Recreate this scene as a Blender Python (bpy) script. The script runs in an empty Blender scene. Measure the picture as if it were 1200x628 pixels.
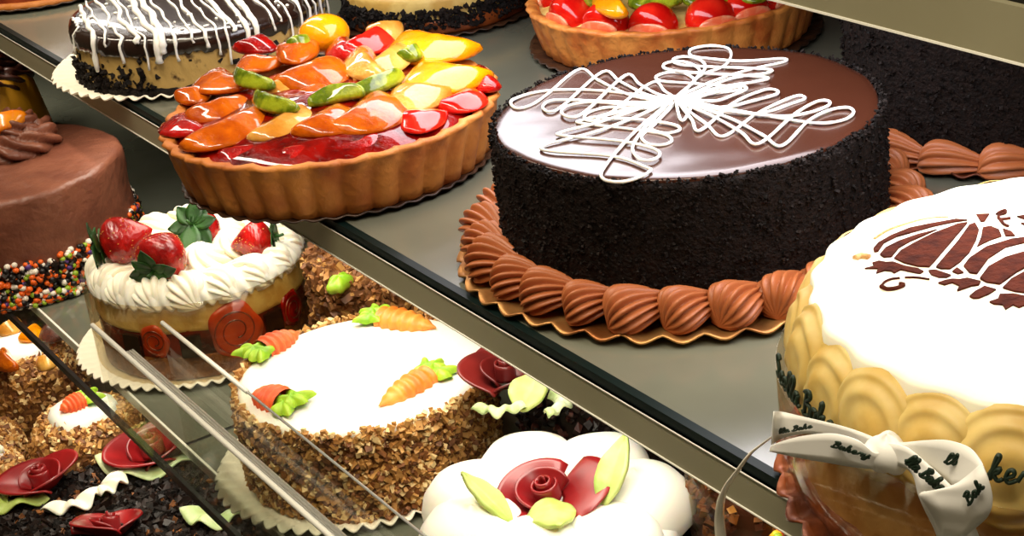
import bpy, math, random
from math import sin, cos, pi, radians, sqrt, atan2, tan
from mathutils import Vector, Matrix, noise

rnd = random.Random(7)
SC = bpy.context.scene
COL = SC.collection
V = Vector

# ------------------------------------------------------------------ camera
F = 2100.0
PITCH, ROLL, YAW = radians(24), radians(7), radians(30)
CAM = V((0, 0, .46))
fw = V((sin(YAW)*cos(PITCH), cos(YAW)*cos(PITCH), -sin(PITCH)))
_r0 = V((cos(YAW), -sin(YAW), 0))
_u0 = _r0.cross(fw)
rt = _r0*cos(ROLL) - _u0*sin(ROLL)
up = _r0*sin(ROLL) + _u0*cos(ROLL)
cam = bpy.data.cameras.new('camera')
cam.sensor_width = 36
cam.lens = F/1200*36
cam.clip_start = .02
co = bpy.data.objects.new('camera', cam)
COL.objects.link(co)
M = Matrix((rt, up, -fw)).transposed().to_4x4()
M.translation = CAM
co.matrix_world = M
SC.camera = co


def ray(x, y):
    return (fw*F + rt*(x-600) + up*(314-y)).normalized()


def at(x, y, z):
    d = ray(x, y)
    return CAM + d*((z-CAM.z)/d.z)


def at_x(x, y, X):
    d = ray(x, y)
    return CAM + d*((X-CAM.x)/d.x)


def on_cyl(x, y, c, R):
    """point where the ray through (x, y) meets an upright cylinder (first hit; nearest approach when it misses)"""
    d = ray(x, y)
    ox, oy = CAM.x-c.x, CAM.y-c.y
    a = d.x*d.x+d.y*d.y
    b = ox*d.x+oy*d.y
    q = b*b-a*(ox*ox+oy*oy-R*R)
    t = (-b-sqrt(q))/a if q > 0 else -b/a
    return CAM+d*t


# --------------------------------------------------------------- materials
def lin(c):
    c = c/255
    return c/12.92 if c <= .04045 else ((c+.055)/1.055)**2.4


def rgb(t):
    return (lin(t[0]), lin(t[1]), lin(t[2]), 1)


def mat(name, col, rough=.5, col2=None, ns=60, bump=0, bs=150, sss=0, coat=0, metal=0, spec=.5, lo=.4, hi=.6,
        detail=4, kind='noise', coat_rough=.05, sss_r=(.01, .006, .003), sheen=0):
    m = bpy.data.materials.new(name)
    m.use_nodes = True
    nt = m.node_tree
    b = nt.nodes['Principled BSDF']
    b.inputs['Base Color'].default_value = rgb(col)
    b.inputs['Roughness'].default_value = rough
    b.inputs['Metallic'].default_value = metal
    b.inputs['Specular IOR Level'].default_value = spec
    b.inputs['Coat Weight'].default_value = coat
    b.inputs['Coat Roughness'].default_value = coat_rough
    if sss:
        b.inputs['Subsurface Weight'].default_value = sss
        b.inputs['Subsurface Radius'].default_value = (1, .6, .35)
        b.inputs['Subsurface Scale'].default_value = .006
    tc = nt.nodes.new('ShaderNodeTexCoord')
    if col2:
        n = nt.nodes.new('ShaderNodeTexNoise' if kind == 'noise' else 'ShaderNodeTexVoronoi')
        n.inputs['Scale'].default_value = ns
        if kind == 'noise':
            n.inputs['Detail'].default_value = detail
        nt.links.new(tc.outputs['Object'], n.inputs['Vector'])
        r = nt.nodes.new('ShaderNodeValToRGB')
        r.color_ramp.elements[0].position = lo
        r.color_ramp.elements[1].position = hi
        r.color_ramp.elements[0].color = rgb(col2)
        r.color_ramp.elements[1].color = rgb(col)
        nt.links.new(n.outputs[0], r.inputs[0])
        nt.links.new(r.outputs[0], b.inputs['Base Color'])
    if bump:
        n2 = nt.nodes.new('ShaderNodeTexNoise')
        n2.inputs['Scale'].default_value = bs
        n2.inputs['Detail'].default_value = 5
        nt.links.new(tc.outputs['Object'], n2.inputs['Vector'])
        bp = nt.nodes.new('ShaderNodeBump')
        bp.inputs['Strength'].default_value = bump
        bp.inputs['Distance'].default_value = .003
        nt.links.new(n2.outputs[0], bp.inputs['Height'])
        nt.links.new(bp.outputs[0], b.inputs['Normal'])
    return m


def clear_mat(name, tint=(235, 245, 240), refl=.10, rough=.02):
    """thin clear sheet: see-through with a mirror-like share that grows at grazing angles"""
    m = bpy.data.materials.new(name)
    m.use_nodes = True
    nt = m.node_tree
    nt.nodes.clear()
    out = nt.nodes.new('ShaderNodeOutputMaterial')
    t = nt.nodes.new('ShaderNodeBsdfTransparent')
    t.inputs[0].default_value = rgb(tint)
    g = nt.nodes.new('ShaderNodeBsdfGlossy')
    g.inputs['Roughness'].default_value = rough
    fr = nt.nodes.new('ShaderNodeLayerWeight')
    fr.inputs['Blend'].default_value = .5
    pw = nt.nodes.new('ShaderNodeMath')
    pw.operation = 'POWER'
    pw.inputs[1].default_value = 4
    nt.links.new(fr.outputs['Facing'], pw.inputs[0])
    mx = nt.nodes.new('ShaderNodeMixShader')
    mu = nt.nodes.new('ShaderNodeMath')
    mu.operation = 'MULTIPLY_ADD'
    mu.inputs[1].default_value = .4
    mu.inputs[2].default_value = refl*.18
    nt.links.new(pw.outputs[0], mu.inputs[0])
    nt.links.new(mu.outputs[0], mx.inputs[0])
    nt.links.new(t.outputs[0], mx.inputs[1])
    nt.links.new(g.outputs[0], mx.inputs[2])
    nt.links.new(mx.outputs[0], out.inputs[0])
    return m


MT = dict(
    ganache=mat('ganache', (64, 32, 20), .22, bump=.05, bs=45, coat=.22, coat_rough=.10, spec=.5),
    dark_crumb=mat('dark_crumb', (30, 19, 14), .8, (15, 9, 7), 260, bump=1.0, bs=420, lo=.35, hi=.7, spec=.15),
    white_icing=mat('white_icing', (255, 250, 240), .45, sss=.1),
    choc_cream=mat('choc_cream', (172, 98, 54), .45, bump=.12, bs=90, sss=.08),
    gold_foil=mat('gold_foil', (196, 146, 86), .42, (150, 92, 46), 25, bump=.35, bs=90, metal=.7),
    brown_foil=mat('brown_foil', (146, 74, 30), .38, (92, 42, 18), 40, bump=.3, bs=60, metal=.4),
    crust=mat('crust', (206, 130, 54), .6, (170, 88, 28), 35, bump=.4, bs=160, lo=.3, hi=.62),
    crust_light=mat('crust_light', (222, 142, 62), .55, (184, 88, 24), 45, bump=.4, bs=180, lo=.3, hi=.6),
    jelly=mat('jelly', (136, 10, 5), .15, (76, 4, 3), 40, coat=.85, spec=.08, coat_rough=.02, bump=.5, bs=160),
    peach=mat('peach', (206, 98, 8), .22, (160, 60, 5), 70, coat=.85, spec=.08, coat_rough=.02, bump=.4, bs=230, sss=.15, lo=.3, hi=.62),
    mango=mat('mango', (244, 158, 10), .22, (230, 130, 6), 26, coat=.85, spec=.08, coat_rough=.02, bump=.3, bs=200, sss=.15),
    pear=mat('pear', (216, 164, 76), .22, (190, 120, 36), 28, coat=.85, spec=.08, coat_rough=.02, bump=.4, bs=220, sss=.15),
    kiwi=mat('kiwi', (150, 162, 34), .2, (84, 104, 12), 90, coat=.85, spec=.08, coat_rough=.02, bump=.4, bs=240, sss=.1),
    berry=mat('berry', (176, 18, 12), .16, (130, 8, 6), 60, coat=.85, spec=.08, coat_rough=.02, bump=.6, bs=240, sss=.1),
    berry_cut=mat('berry_cut', (222, 40, 22), .15, (196, 16, 10), 40, coat=.85, spec=.08, coat_rough=.02, bump=.15, bs=120, sss=.15),
    berry_pale=mat('berry_pale', (250, 196, 150), .3, (236, 110, 70), 60, coat=.6, sss=.2),
    berry_matte=mat('berry_matte', (190, 22, 18), .25, (140, 10, 10), 50, coat=.45, bump=.3, bs=330, sss=.1),
    seed=mat('seed', (226, 170, 70), .5),
    leaf=mat('leaf', (44, 92, 26), .5, (24, 60, 14), 60, bump=.2, bs=120),
    cream=mat('cream', (252, 244, 222), .5, bump=.12, bs=60, sss=.25),
    butter=mat('buttercream', (226, 198, 122), .5, (212, 176, 92), 40, bump=.12, bs=50, sss=.2),
    cream_top=mat('cream_top', (251, 244, 220), .5, bump=.1, bs=60, sss=.2),
    steel=mat('bright_steel', (250, 247, 238), .32, metal=.85),
    white_cream=mat('white_cream', (252, 246, 232), .45, bump=.08, bs=40, sss=.3),
    caramel=mat('caramel', (126, 62, 26), .45, (92, 42, 18), 60, bump=.4, bs=120),
    cocoa=mat('cocoa_powder', (80, 34, 20), .9, (54, 21, 13), 160, spec=.1, bump=.5, bs=400, lo=.3, hi=.6),
    cocoa_light=mat('cocoa_powder_light', (186, 134, 76), .85, (216, 178, 120), 300),
    sponge_brown=mat('sponge_brown', (226, 182, 122), .65, (200, 148, 88), 40, bump=.4, bs=90),
    nut=mat('nut_crumb', (206, 154, 82), .6, (160, 104, 46), 90, lo=.3, hi=.65),
    nut_dark=mat('nut_dark', (140, 84, 36), .6, (100, 58, 24), 90),
    nut_pale=mat('nut_pale', (236, 202, 140), .6),
    nut_base=mat('nut_base', (146, 94, 42), .8, (110, 66, 28), 150, bump=.8, bs=300),
    carrot=mat('carrot_icing', (250, 158, 62), .45, (240, 124, 38), 40, bump=.2, bs=120, sss=.2),
    carrot_red=mat('carrot_icing_red', (244, 116, 60), .45, (230, 90, 42), 40, bump=.2, bs=120, sss=.2),
    peel=mat('candied_peel', (214, 76, 20), .3, (190, 56, 12), 60, coat=.6),
    lime=mat('lime_icing', (172, 208, 52), .45, (134, 186, 34), 60, sss=.25),
    pale_green=mat('pale_green_icing', (190, 206, 120), .45, (168, 190, 88), 50, bump=.15, bs=120, sss=.2),
    mint=mat('mint_icing', (214, 222, 176), .45, (180, 198, 132), 50, bump=.2, bs=120, sss=.2),
    red_choc=mat('red_chocolate', (150, 24, 26), .34, (126, 16, 20), 30, coat=.25, coat_rough=.2),
    red_choc_dark=mat('red_chocolate_dark', (118, 30, 26), .36, (92, 20, 18), 30, coat=.25, coat_rough=.2),
    cookie=mat('cookie_crumb', (28, 19, 14), .75, (12, 8, 6), 120, bump=1, bs=260, spec=.25),
    choc_glaze=mat('chocolate_glaze', (40, 24, 18), .22, coat=.7, bump=.2, bs=60),
    cheesecake=mat('cheesecake', (204, 168, 98), .55, (78, 54, 28), 75, bump=.3, bs=120, lo=.34, hi=.44),
    vanilla=mat('vanilla_layer', (236, 204, 120), .5, (214, 170, 84), 50, bump=.3, bs=150),
    fruit_layer=mat('fruit_layer', (150, 46, 18), .2, (70, 22, 12), 40, coat=.8, lo=.35, hi=.6),
    choc_side=mat('chocolate_frosting', (136, 82, 60), .42, (106, 58, 42), 30, bump=.7, bs=110, lo=.3, hi=.7, coat=.1, coat_rough=.35),
    choc_dark=mat('chocolate_dark', (74, 36, 26), .4, bump=.15, bs=80, coat=.2, coat_rough=.2),
    shaving=mat('chocolate_shaving', (36, 22, 16), .45, (20, 12, 9), 90, spec=.3),
    orange_candy=mat('orange_segment', (248, 156, 32), .2, (238, 120, 12), 60, coat=.8, sss=.2),
    yellow_side=mat('yellow_frosting', (228, 160, 34), .45, bump=.1),
    brick=mat('brick_glaze', (176, 82, 40), .3, (130, 48, 24), 20, coat=.4, bump=.2),
    paper=mat('doily_paper', (250, 240, 218), .7, bump=.3, bs=120),
    board_dark=mat('board_dark', (70, 44, 26), .4, (44, 26, 16), 40),
    ribbon=mat('satin_ribbon', (252, 250, 242), .38, bump=.05, bs=40, sss=0),
    ink=mat('green_ink', (26, 46, 30), .6),
    rail=mat('rail_metal', (150, 144, 116), .4, (142, 136, 108), 8, coat=.1),
    bright=mat('polished_edge', (255, 252, 238), .3, coat=.6, coat_rough=.15),
    chrome=mat('chrome', (226, 226, 218), .25, metal=.5),
    shelf=mat('shelf_top', (112, 112, 96), .2, (102, 102, 88), 6, coat=.4, coat_rough=.12),
    shelf_mid=mat('shelf_middle', (112, 114, 100), .16, (100, 102, 88), 7, coat=.5, coat_rough=.08),
    shelf_low=mat('shelf_bottom', (58, 50, 40), .3),
    under=mat('shelf_underside', (96, 84, 64), .5),
    glass_edge=mat('glass_edge', (8, 24, 21), .45, spec=.2),
    gasket=mat('black_gasket', (14, 13, 12), .4),
    wall=mat('case_back', (74, 60, 44), .5, (60, 48, 34), 5),
    glass=clear_mat('clear_glass', (250, 252, 248), .10),
    acetate=clear_mat('clear_acetate', (246, 240, 226), .12, .06),
    filament=mat('clear_curl', (232, 224, 204), .25, coat=.5),
    sp_orange=mat('sprinkle_orange', (246, 104, 24), .4),
    sp_white=mat('sprinkle_white', (246, 236, 220), .4),
    sp_green=mat('sprinkle_green', (150, 180, 40), .4),
    sp_purple=mat('sprinkle_purple', (92, 56, 130), .4),
    sp_black=mat('sprinkle_black', (20, 14, 14), .4),
    sp_red=mat('sprinkle_red', (220, 40, 24), .4),
    sp_yellow=mat('sprinkle_yellow', (250, 200, 40), .4),
    mint_dark=mat('glass_tint', (60, 66, 56), .15),
)


# ------------------------------------------------------------ mesh builder
class MB:
    def __init__(s):
        s.v = []
        s.f = []
        s.m = []

    def add(s, vs, fs, m=0):
        o = len(s.v)
        s.v += [tuple(p) for p in vs]
        s.f += [tuple(i+o for i in f) for f in fs]
        s.m += [m]*len(fs)
        return s

    def grid(s, fn, nu, nv, cu=False, cv=False, m=0):
        a = nu if cu else nu+1
        b = nv if cv else nv+1
        vs = [fn(i/nu, j/nv) for i in range(a) for j in range(b)]
        fs = []
        for i in range(nu):
            for j in range(nv):
                i2, j2 = (i+1) % a, (j+1) % b
                fs.append((i*b+j, i2*b+j, i2*b+j2, i*b+j2))
        return s.add(vs, fs, m)

    def lathe(s, prof, n=96, c=(0, 0, 0), fn=None, m=0):
        k = len(prof)-1

        def g(u, v):
            a = u*2*pi
            r, z = prof[round(v*k)]
            if fn:
                r, z = fn(a, r, z, round(v*k))
            return (c[0]+r*cos(a), c[1]+r*sin(a), c[2]+z)
        return s.grid(g, n, k, cu=True, m=m)

    def ell(s, c, rad, R=None, nu=24, nv=14, fn=None, m=0):
        c = V(c)

        def g(u, v):
            a, b = u*2*pi, (v-.5)*pi*.999
            p = V((rad[0]*cos(a)*cos(b), rad[1]*sin(a)*cos(b), rad[2]*sin(b)))
            if fn:
                p = fn(p, a, b)
            if R:
                p = R @ p
            return c+p
        return s.grid(g, nu, nv, cu=True, m=m)

    def tube(s, pts, r, seg=8, closed=False, m=0, flat=None):
        pts = [V(p) for p in pts]
        n = len(pts)
        rr = r if isinstance(r, (list, tuple)) else [r]*n
        vs = []
        prev = None
        for i, p in enumerate(pts):
            q0 = pts[(i-1) % n] if (closed or i > 0) else p
            q1 = pts[(i+1) % n] if (closed or i < n-1) else p
            t = (q1-q0)
            if t.length < 1e-9:
                t = V((1, 0, 0))
            t.normalize()
            if prev is None:
                a = V((0, 0, 1)) if abs(t.z) < .9 else V((1, 0, 0))
                prev = (a-t*a.dot(t)).normalized()
            e = prev-t*prev.dot(t)
            if e.length < 1e-6:
                e = t.orthogonal()
            e.normalize()
            prev = e
            b = t.cross(e)
            for k in range(seg):
                an = 2*pi*k/seg
                vs.append(p+e*(rr[i]*cos(an)*(flat or 1))+b*(rr[i]*sin(an)))
        fs = []
        L = n if closed else n-1
        for i in range(L):
            for k in range(seg):
                j = (i+1) % n
                fs.append((i*seg+k, i*seg+(k+1) % seg, j*seg+(k+1) % seg, j*seg+k))
        if not closed:
            fs.append(tuple(range(seg-1, -1, -1)))
            fs.append(tuple((n-1)*seg+k for k in range(seg)))
        return s.add(vs, fs, m)

    def box(s, a, b, m=0):
        x0, y0, z0 = a
        x1, y1, z1 = b
        vs = [(x0, y0, z0), (x1, y0, z0), (x1, y1, z0), (x0, y1, z0), (x0, y0, z1), (x1, y0, z1), (x1, y1, z1), (x0, y1, z1)]
        return s.add(vs, [(0, 3, 2, 1), (4, 5, 6, 7), (0, 1, 5, 4), (1, 2, 6, 5), (2, 3, 7, 6), (3, 0, 4, 7)], m)

    def chip(s, p, sz, m=0, flat=1.0, up_=None):
        """a small irregular crumb"""
        ax = [V((rnd.gauss(0, 1), rnd.gauss(0, 1), rnd.gauss(0, 1))).normalized() for _ in range(2)]
        e0 = ax[0]
        e1 = (ax[1]-e0*ax[1].dot(e0))
        if e1.length < 1e-4:
            e1 = e0.orthogonal()
        e1.normalize()
        e2 = e0.cross(e1)
        a, b, c = sz*rnd.uniform(.7, 1.3), sz*rnd.uniform(.5, 1), sz*rnd.uniform(.4, .8)*flat
        p = V(p)
        vs = []
        for i, j, k in ((-1, -1, -1), (1, -1, -1), (1, 1, -1), (-1, 1, -1), (-1, -1, 1), (1, -1, 1), (1, 1, 1), (-1, 1, 1)):
            w = rnd.uniform(.55, 1)
            vs.append(p+e0*(a*i*w*.5)+e1*(b*j*w*.5)+e2*(c*k*w*.5))
        return s.add(vs, [(0, 3, 2, 1), (4, 5, 6, 7), (0, 1, 5, 4), (1, 2, 6, 5), (2, 3, 7, 6), (3, 0, 4, 7)], m)

    def prism(s, poly, z0, z1, m=0):
        n = len(poly)
        vs = [(p[0], p[1], z0) for p in poly]+[(p[0], p[1], z1) for p in poly]
        fs = [tuple(range(n-1, -1, -1)), tuple(range(n, 2*n))]+[(i, (i+1) % n, n+(i+1) % n, n+i) for i in range(n)]
        return s.add(vs, fs, m)

    def xf(s, Mx):
        s.v = [tuple(Mx @ V(p)) for p in s.v]
        return s

    def build(s, name, mats, parent=None, smooth=True, solid=0, sub=0, loc=None, rz=None):
        me = bpy.data.meshes.new(name)
        me.from_pydata(s.v, [], s.f)
        if not isinstance(mats, (list, tuple)):
            mats = [mats]
        for q in mats:
            me.materials.append(MT[q])
        me.polygons.foreach_set('material_index', s.m)
        me.polygons.foreach_set('use_smooth', [smooth]*len(s.f))
        me.update()
        o = bpy.data.objects.new(name, me)
        COL.objects.link(o)
        if parent:
            o.parent = parent
        if loc is not None:
            o.location = loc
        if rz is not None:
            o.rotation_euler = rz if isinstance(rz, tuple) else (0, 0, rz)
        if solid:
            q = o.modifiers.new('thickness', 'SOLIDIFY')
            q.thickness = solid
            q.offset = 0
        if sub:
            q = o.modifiers.new('smooth', 'SUBSURF')
            q.levels = sub
            q.render_levels = sub
        return o


def thing(name, label, cat, loc, group=None, rz=0):
    o = bpy.data.objects.new(name, None)
    o.empty_display_size = .03
    COL.objects.link(o)
    o.location = loc
    o.rotation_euler = (0, 0, rz)
    o['label'] = label
    o['category'] = cat
    if group:
        o['group'] = group
    return o


def structure(o):
    o['kind'] = 'structure'
    return o


def put(o, parent, loc, rot=(0, 0, 0), sc=1):
    """a copy of a part (and its own sub-parts) under the same thing"""
    c = o.copy()
    COL.objects.link(c)
    c.parent = parent
    c.location = loc
    c.rotation_euler = rot
    c.scale = (sc, sc, sc) if not isinstance(sc, tuple) else sc
    for ch in [x for x in bpy.data.objects if x.parent == o]:
        d = ch.copy()
        COL.objects.link(d)
        d.parent = c
    return c


def smooth_path(pts, n=6, closed=False):
    P = [V(p) for p in pts]
    out = []
    L = len(P)
    for i in range(L if closed else L-1):
        p1, p2 = P[i], P[(i+1) % L]
        p0 = P[(i-1) % L] if (closed or i > 0) else p1
        p3 = P[(i+2) % L] if (closed or i+2 < L) else p2
        for k in range(n):
            t = k/n
            out.append(.5*((2*p1)+(p2-p0)*t+(2*p0-5*p1+4*p2-p3)*t*t+(3*p1-p0-3*p2+p3)*t**3))
    if not closed:
        out.append(P[-1])
    return out


def nz(p, s, seed=0):
    return noise.noise(V((p[0]*s+seed*7.3, p[1]*s-seed*3.1, p[2]*s+seed)))


# --------------------------------------------------------- pastry elements
def disc_profile(r, h, rt_=.006, rb=.002, z0=0, side=8, top=6):
    """profile of an upright cake: from the centre of the base round to the centre of the top"""
    p = [(1e-4, z0), (r*.6, z0), (r-rb, z0)]
    for i in range(side+1):
        p.append((r, z0+rb+(h-rb-rt_)*i/side))
    for i in range(1, 5):
        a = i/4*pi/2
        p.append((r-rt_+rt_*cos(a), z0+h-rt_+rt_*sin(a)))
    for i in range(1, top+1):
        p.append(((r-rt_)*(1-i/top)+1e-4, z0+h))
    return p


def wob(amp, s, seed=0, zamp=0):
    def fn(a, r, z, k):
        q = (cos(a)*.1, sin(a)*.1, z)
        return r+amp*nz(q, s, seed)*min(1, r/.03), z+zamp*nz((r*cos(a), r*sin(a), 0), s, seed+3)
    return fn


def cake_body(name, m, parent, r, h, z0=0, rt_=.006, amp=.0015, s=40, zamp=.0, seed=1, n=128, top=10, rb=.002):
    return MB().lathe(disc_profile(r, h, rt_, rb, z0, top=top), n, fn=wob(amp, s, seed, zamp)).build(name, m, parent)


def scallop_board(name, m, parent, r, n=44, amp=.004, z=0, th=.003, pleat=.0015, inner=.6):
    """round foil board or paper doily with a scalloped, pleated rim"""
    def g(u, v):
        a = u*2*pi
        rr = r*inner+(r-r*inner)*v
        w = max(0, (v-.35)/.65)
        rr += w*amp*abs(sin(a*n/2))+w*amp*.4*sin(a*7)*.5
        zz = z+.0008+th*.5+w*pleat*(.6+cos(a*n))+w*w*.002
        return (rr*cos(a), rr*sin(a), zz)
    mb = MB().grid(g, n*8, 8, cu=True)
    mb.lathe([(1e-4, z+.0008+th*.5), (r*inner, z+.0008+th*.5)], 64)
    return mb.build(name, m, parent, solid=.0012)


def shell_mesh(L=.034, W=.02, H=.02, ridges=9, twist=1.4, depth=.16):
    """piped shell lying along +x, fat ridged head at -x tapering to a tail"""
    def g(u, v):
        a = v*2*pi
        t = u
        prof = (sin(pi*t**.60))**.75*(1-.5*t)+.004
        ridge = 1+depth*(abs(sin(a*ridges/2+twist*t*2))*2-1)
        y = W*.62*prof*ridge*cos(a)
        z = H*.56*prof*ridge*sin(a)
        zz = max(z+H*.36*prof+.001, .0)
        return (L*(t-.42), y, zz)
    return MB().grid(g, 24, ridges*9, cv=True)


def kiss_mesh(R=.016, H=.02, ridges=8, twist=1.2, depth=.2):
    """star-tip rosette, standing on z=0"""
    def g(u, v):
        a = v*2*pi
        r = R*(1-u)**.62*(1+.25*sin(pi*u)) + 1e-4
        r *= 1+depth*(abs(cos((a+twist*u)*ridges/2))*2-1)
        return (r*cos(a), r*sin(a), H*u**.9)
    return MB().grid(g, 12, ridges*8, cv=True)


def slice_mesh(L, W, H, bend=.35, seed=0):
    """a curved, plump fruit slice along x"""
    def fn(p, a, b):
        t = p.x/(L*.5)
        blunt = max(1-t*t, .0005)**-.17
        p.y *= blunt
        p.z *= blunt
        top = max(0, p.z/H)
        p.y *= 1-.5*top
        p = V((p.x, p.y+bend*W*(t*t-.4)+.10*W*top, p.z+.0012*nz(p, 120, seed)))
        if p.z < 0:
            p.z *= .5
        return p
    return MB().ell((0, 0, 0), (L*.5, W*.5, H), None, 26, 14, fn)


def strawberry_mesh(L=.032, R=.013):
    """whole strawberry along +x (tip at +x), dimpled"""
    def g(u, v):
        a = v*2*pi
        t = u
        r = R*(sin(pi*t**.72)**.75)*(1.12-.35*t)+1e-4
        r *= 1-.045*max(0, cos(a*11+(round(t*14) % 2)*pi))*max(0, cos(t*14*2*pi))
        return (L*(t-.4), r*cos(a), r*sin(a))
    return MB().grid(g, 44, 66, cv=True)


def calyx_mesh(R=.013, n=7, seed=1):
    rr = random.Random(seed)
    mb = MB()
    for i in range(n):
        a = 2*pi*i/n+rr.uniform(-.2, .2)
        L = R*rr.uniform(.9, 1.5)
        lift = rr.uniform(-.2, .5)

        def g(u, v, a=a, L=L, lift=lift):
            w = L*.33*sin(pi*min(1, u*.92+.06))*(v-.5)*2
            x = -L*.35*sin(u*2.2)*lift-.001-abs(v-.5)*.002
            d = L*u
            return (x, d*cos(a)-w*sin(a), d*sin(a)+w*cos(a))
        mb.grid(g, 7, 4)
    mb.tube([(-.001, 0, 0), (-.006, .001, 0), (-.010, .002, .001)], .0011, 6)
    return mb


def leaf_mesh(L=.03, W=.014, curl=.006, ruffle=.0, fold=.3):
    """pointed piped leaf along +x from the origin"""
    def g(u, v):
        w = W*.5*sin(pi*(u*.94+.05))**.8*(1-u*.35)
        s = (v-.5)*2
        return (L*u, s*w, curl*sin(u*pi*.6)+abs(s)*w*fold+ruffle*sin(u*20+v*3)*abs(s))
    return MB().grid(g, 16, 8)


def frill_mesh(R=.03, a0=0, a1=2.4, W=.012, n=40, ruf=.004, k=9):
    """ruffled strip of icing lying in an arc about the origin"""
    def g(u, v):
        a = a0+(a1-a0)*u
        r = R-W*.5+W*v+.002*sin(u*k*4+1)*v
        return (r*cos(a), r*sin(a), .002+ruf*v*(.5+.5*sin(u*k*pi*2))+.004*sin(v*pi))
    return MB().grid(g, n, 8)


def petal(mb, R, a0, span, h, flare, z0=0, tip=.0, lean=0):
    def g(u, v):
        a = a0+span*(u-.5)
        e = sin(pi*u)**.45
        r = R*(.35+.65*v**.8)*(1+flare*v*v)+tip*v*v*(1-abs(u-.5)*2)
        zz = z0+h*v*(.35+.65*e)-abs(flare)*h*.35*v**4
        return (r*cos(a), r*sin(a), zz)
    mb.grid(g, 26, 10)


def rose(parent, name, m, loc, R=.025, rz=0, tilt=(0, 0), style=0):
    """chocolate rose: wide cupped petals round a coiled centre, each petal a sub-part"""
    root = MB()

    def coil(u, v):
        a = u*2*pi*2.1
        r = R*(.07+.26*u)
        return (r*cos(a), r*sin(a), R*(.12+.62*v-.22*u*v))
    root.grid(coil, 60, 5)
    ro = root.build(name, m, parent, solid=R*.055, loc=loc, rz=(tilt[0], tilt[1], rz))
    spec = [(R*.62, 2.5, 3.9, R*.62, .05, 0), (R*.98, 2.9, 3.7, R*.60, .12, 0), (R*.98, 6.1, 2.2, R*.46, .42, R*.30)] if style == 0 else \
           [(R*.6, 2.5, 3.9, R*.60, .05, 0), (R*.96, 1.0, 3.9, R*.62, .10, R*.16), (R*1.0, 4.2, 3.9, R*.58, .14, R*.16)] if style == 2 else \
           [(R*.58, 1.0, 3.3, R*.6, .05, 0), (R*.9, 4.4, 3.6, R*.6, .1, 0), (R*1.0, 1.2, 3.0, R*.58, .12, R*.12), (R*1.0, 6.2, 1.6, R*.55, .2, R*.3)]
    for r, a, sp, h, fl, tp in spec:
        p = MB()
        petal(p, r, a, sp, h, fl, 0, tp)
        p.build('petal', m, ro, solid=R*.06)
    return ro


def crumbs(parent, name, mats, weights, r, z0, z1, n, sz=.0045, top=None, th=(0, 2*pi), seed=0):
    """a coat of chips on a cake's side, and on its top inside radius range TOP = (r0, r1, z)"""
    mb = MB()
    for i in range(n):
        a = rnd.uniform(*th)
        z = z0+(z1-z0)*rnd.random()
        mb.chip((cos(a)*(r+rnd.uniform(-.001, .0025)), sin(a)*(r+rnd.uniform(-.001, .0025)), z), sz*rnd.uniform(.6, 1.25), rnd.choices(range(len(mats)), weights)[0])
    if top:
        r0, r1, z, k = top
        for i in range(k):
            a = rnd.uniform(*th)
            q = sqrt(rnd.uniform(r0*r0, r1*r1))
            mb.chip((cos(a)*q, sin(a)*q, z+rnd.uniform(0, .002)), sz*rnd.uniform(.5, 1.2), rnd.choices(range(len(mats)), weights)[0])
    o = mb.build(name, mats, parent, smooth=False)
    o['kind'] = 'stuff'
    return o


GLY = {
    'S': [[(.95, 1.75), (.65, 2.0), (.25, 1.8), (.3, 1.35), (.7, .9), (.7, .3), (.3, 0), (-.05, .3)]],
    'c': [[(.7, .8), (.4, 1), (.1, .6), (.2, .1), (.5, 0), (.95, .3)]],
    'e': [[(0, .3), (.6, .6), (.5, 1), (.2, .9), (.1, .4), (.35, 0), (.9, .3)]],
    'l': [[(0, .2), (.65, 1.5), (.55, 2), (.3, 1.8), (.2, .5), (.4, 0), (.75, .25)]],
    'a': [[(.7, .9), (.3, 1), (.1, .4), (.3, 0), (.6, .4), (.75, .9), (.7, .3), (.8, 0), (1.05, .2)]],
    'B': [[(.2, 0), (.45, 2)], [(.1, 1.8), (.7, 2.1), (.95, 1.6), (.4, 1.1), (.95, .9), (.9, .2), (.2, -.05), (-.1, .2)]],
    'k': [[(0, .2), (.5, 1.6), (.5, 2), (.3, 1.8), (.15, 0), (.3, .7), (.7, 1), (.6, .6), (.35, .5), (.7, 0), (1.0, .2)]],
    'r': [[(0, .2), (.3, 1), (.35, .8), (.7, .9), (.6, .2), (.8, 0), (1.0, .2)]],
    'y': [[(.1, 1), (.1, .4), (.4, .1), (.7, .9), (.8, 1), (.5, -.7), (.1, -.9), (.2, -.4), (1.0, .2)]],
}


def write(text, place, r=.0006, sp=1.0):
    """script lettering: PLACE(x, y) maps letter space (x-height 1) into the thing's space"""
    mb = MB()
    x = 0
    for ch in text:
        if ch == ' ':
            x += .7
            continue
        for st in GLY[ch]:
            pts = smooth_path([V((x+p[0]+p[1]*.18, p[1], 0)) for p in st], 4)
            mb.tube([place(p.x, p.y) for p in pts], r, 5)
        x += sp*(1.1 if ch in 'SBk' else .95 if ch != 'l' else .65)
    return mb


# ================================================================ the case
Y0, Y1 = -.35, 4.2
XB = 1.12
structure(MB().box((XB, Y0, -.6), (XB+.02, Y1, .75)).build('wall_back', 'wall', smooth=False))
structure(MB().box((.1, Y0, -.62), (XB+.02, Y1, -.6)).build('floor', 'shelf_low', smooth=False))
structure(MB().box((.1, Y1, -.62), (XB+.02, Y1+.02, .75)).build('wall_far', 'wall', smooth=False))


def brackets(t, z0, z1):
    for y in (.35, 1.25, 2.15, 3.05, 3.95):
        MB().box((XB-.05, y-.006, z0), (XB, y+.006, z1)).build('bracket', 'rail', t, False)


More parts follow.
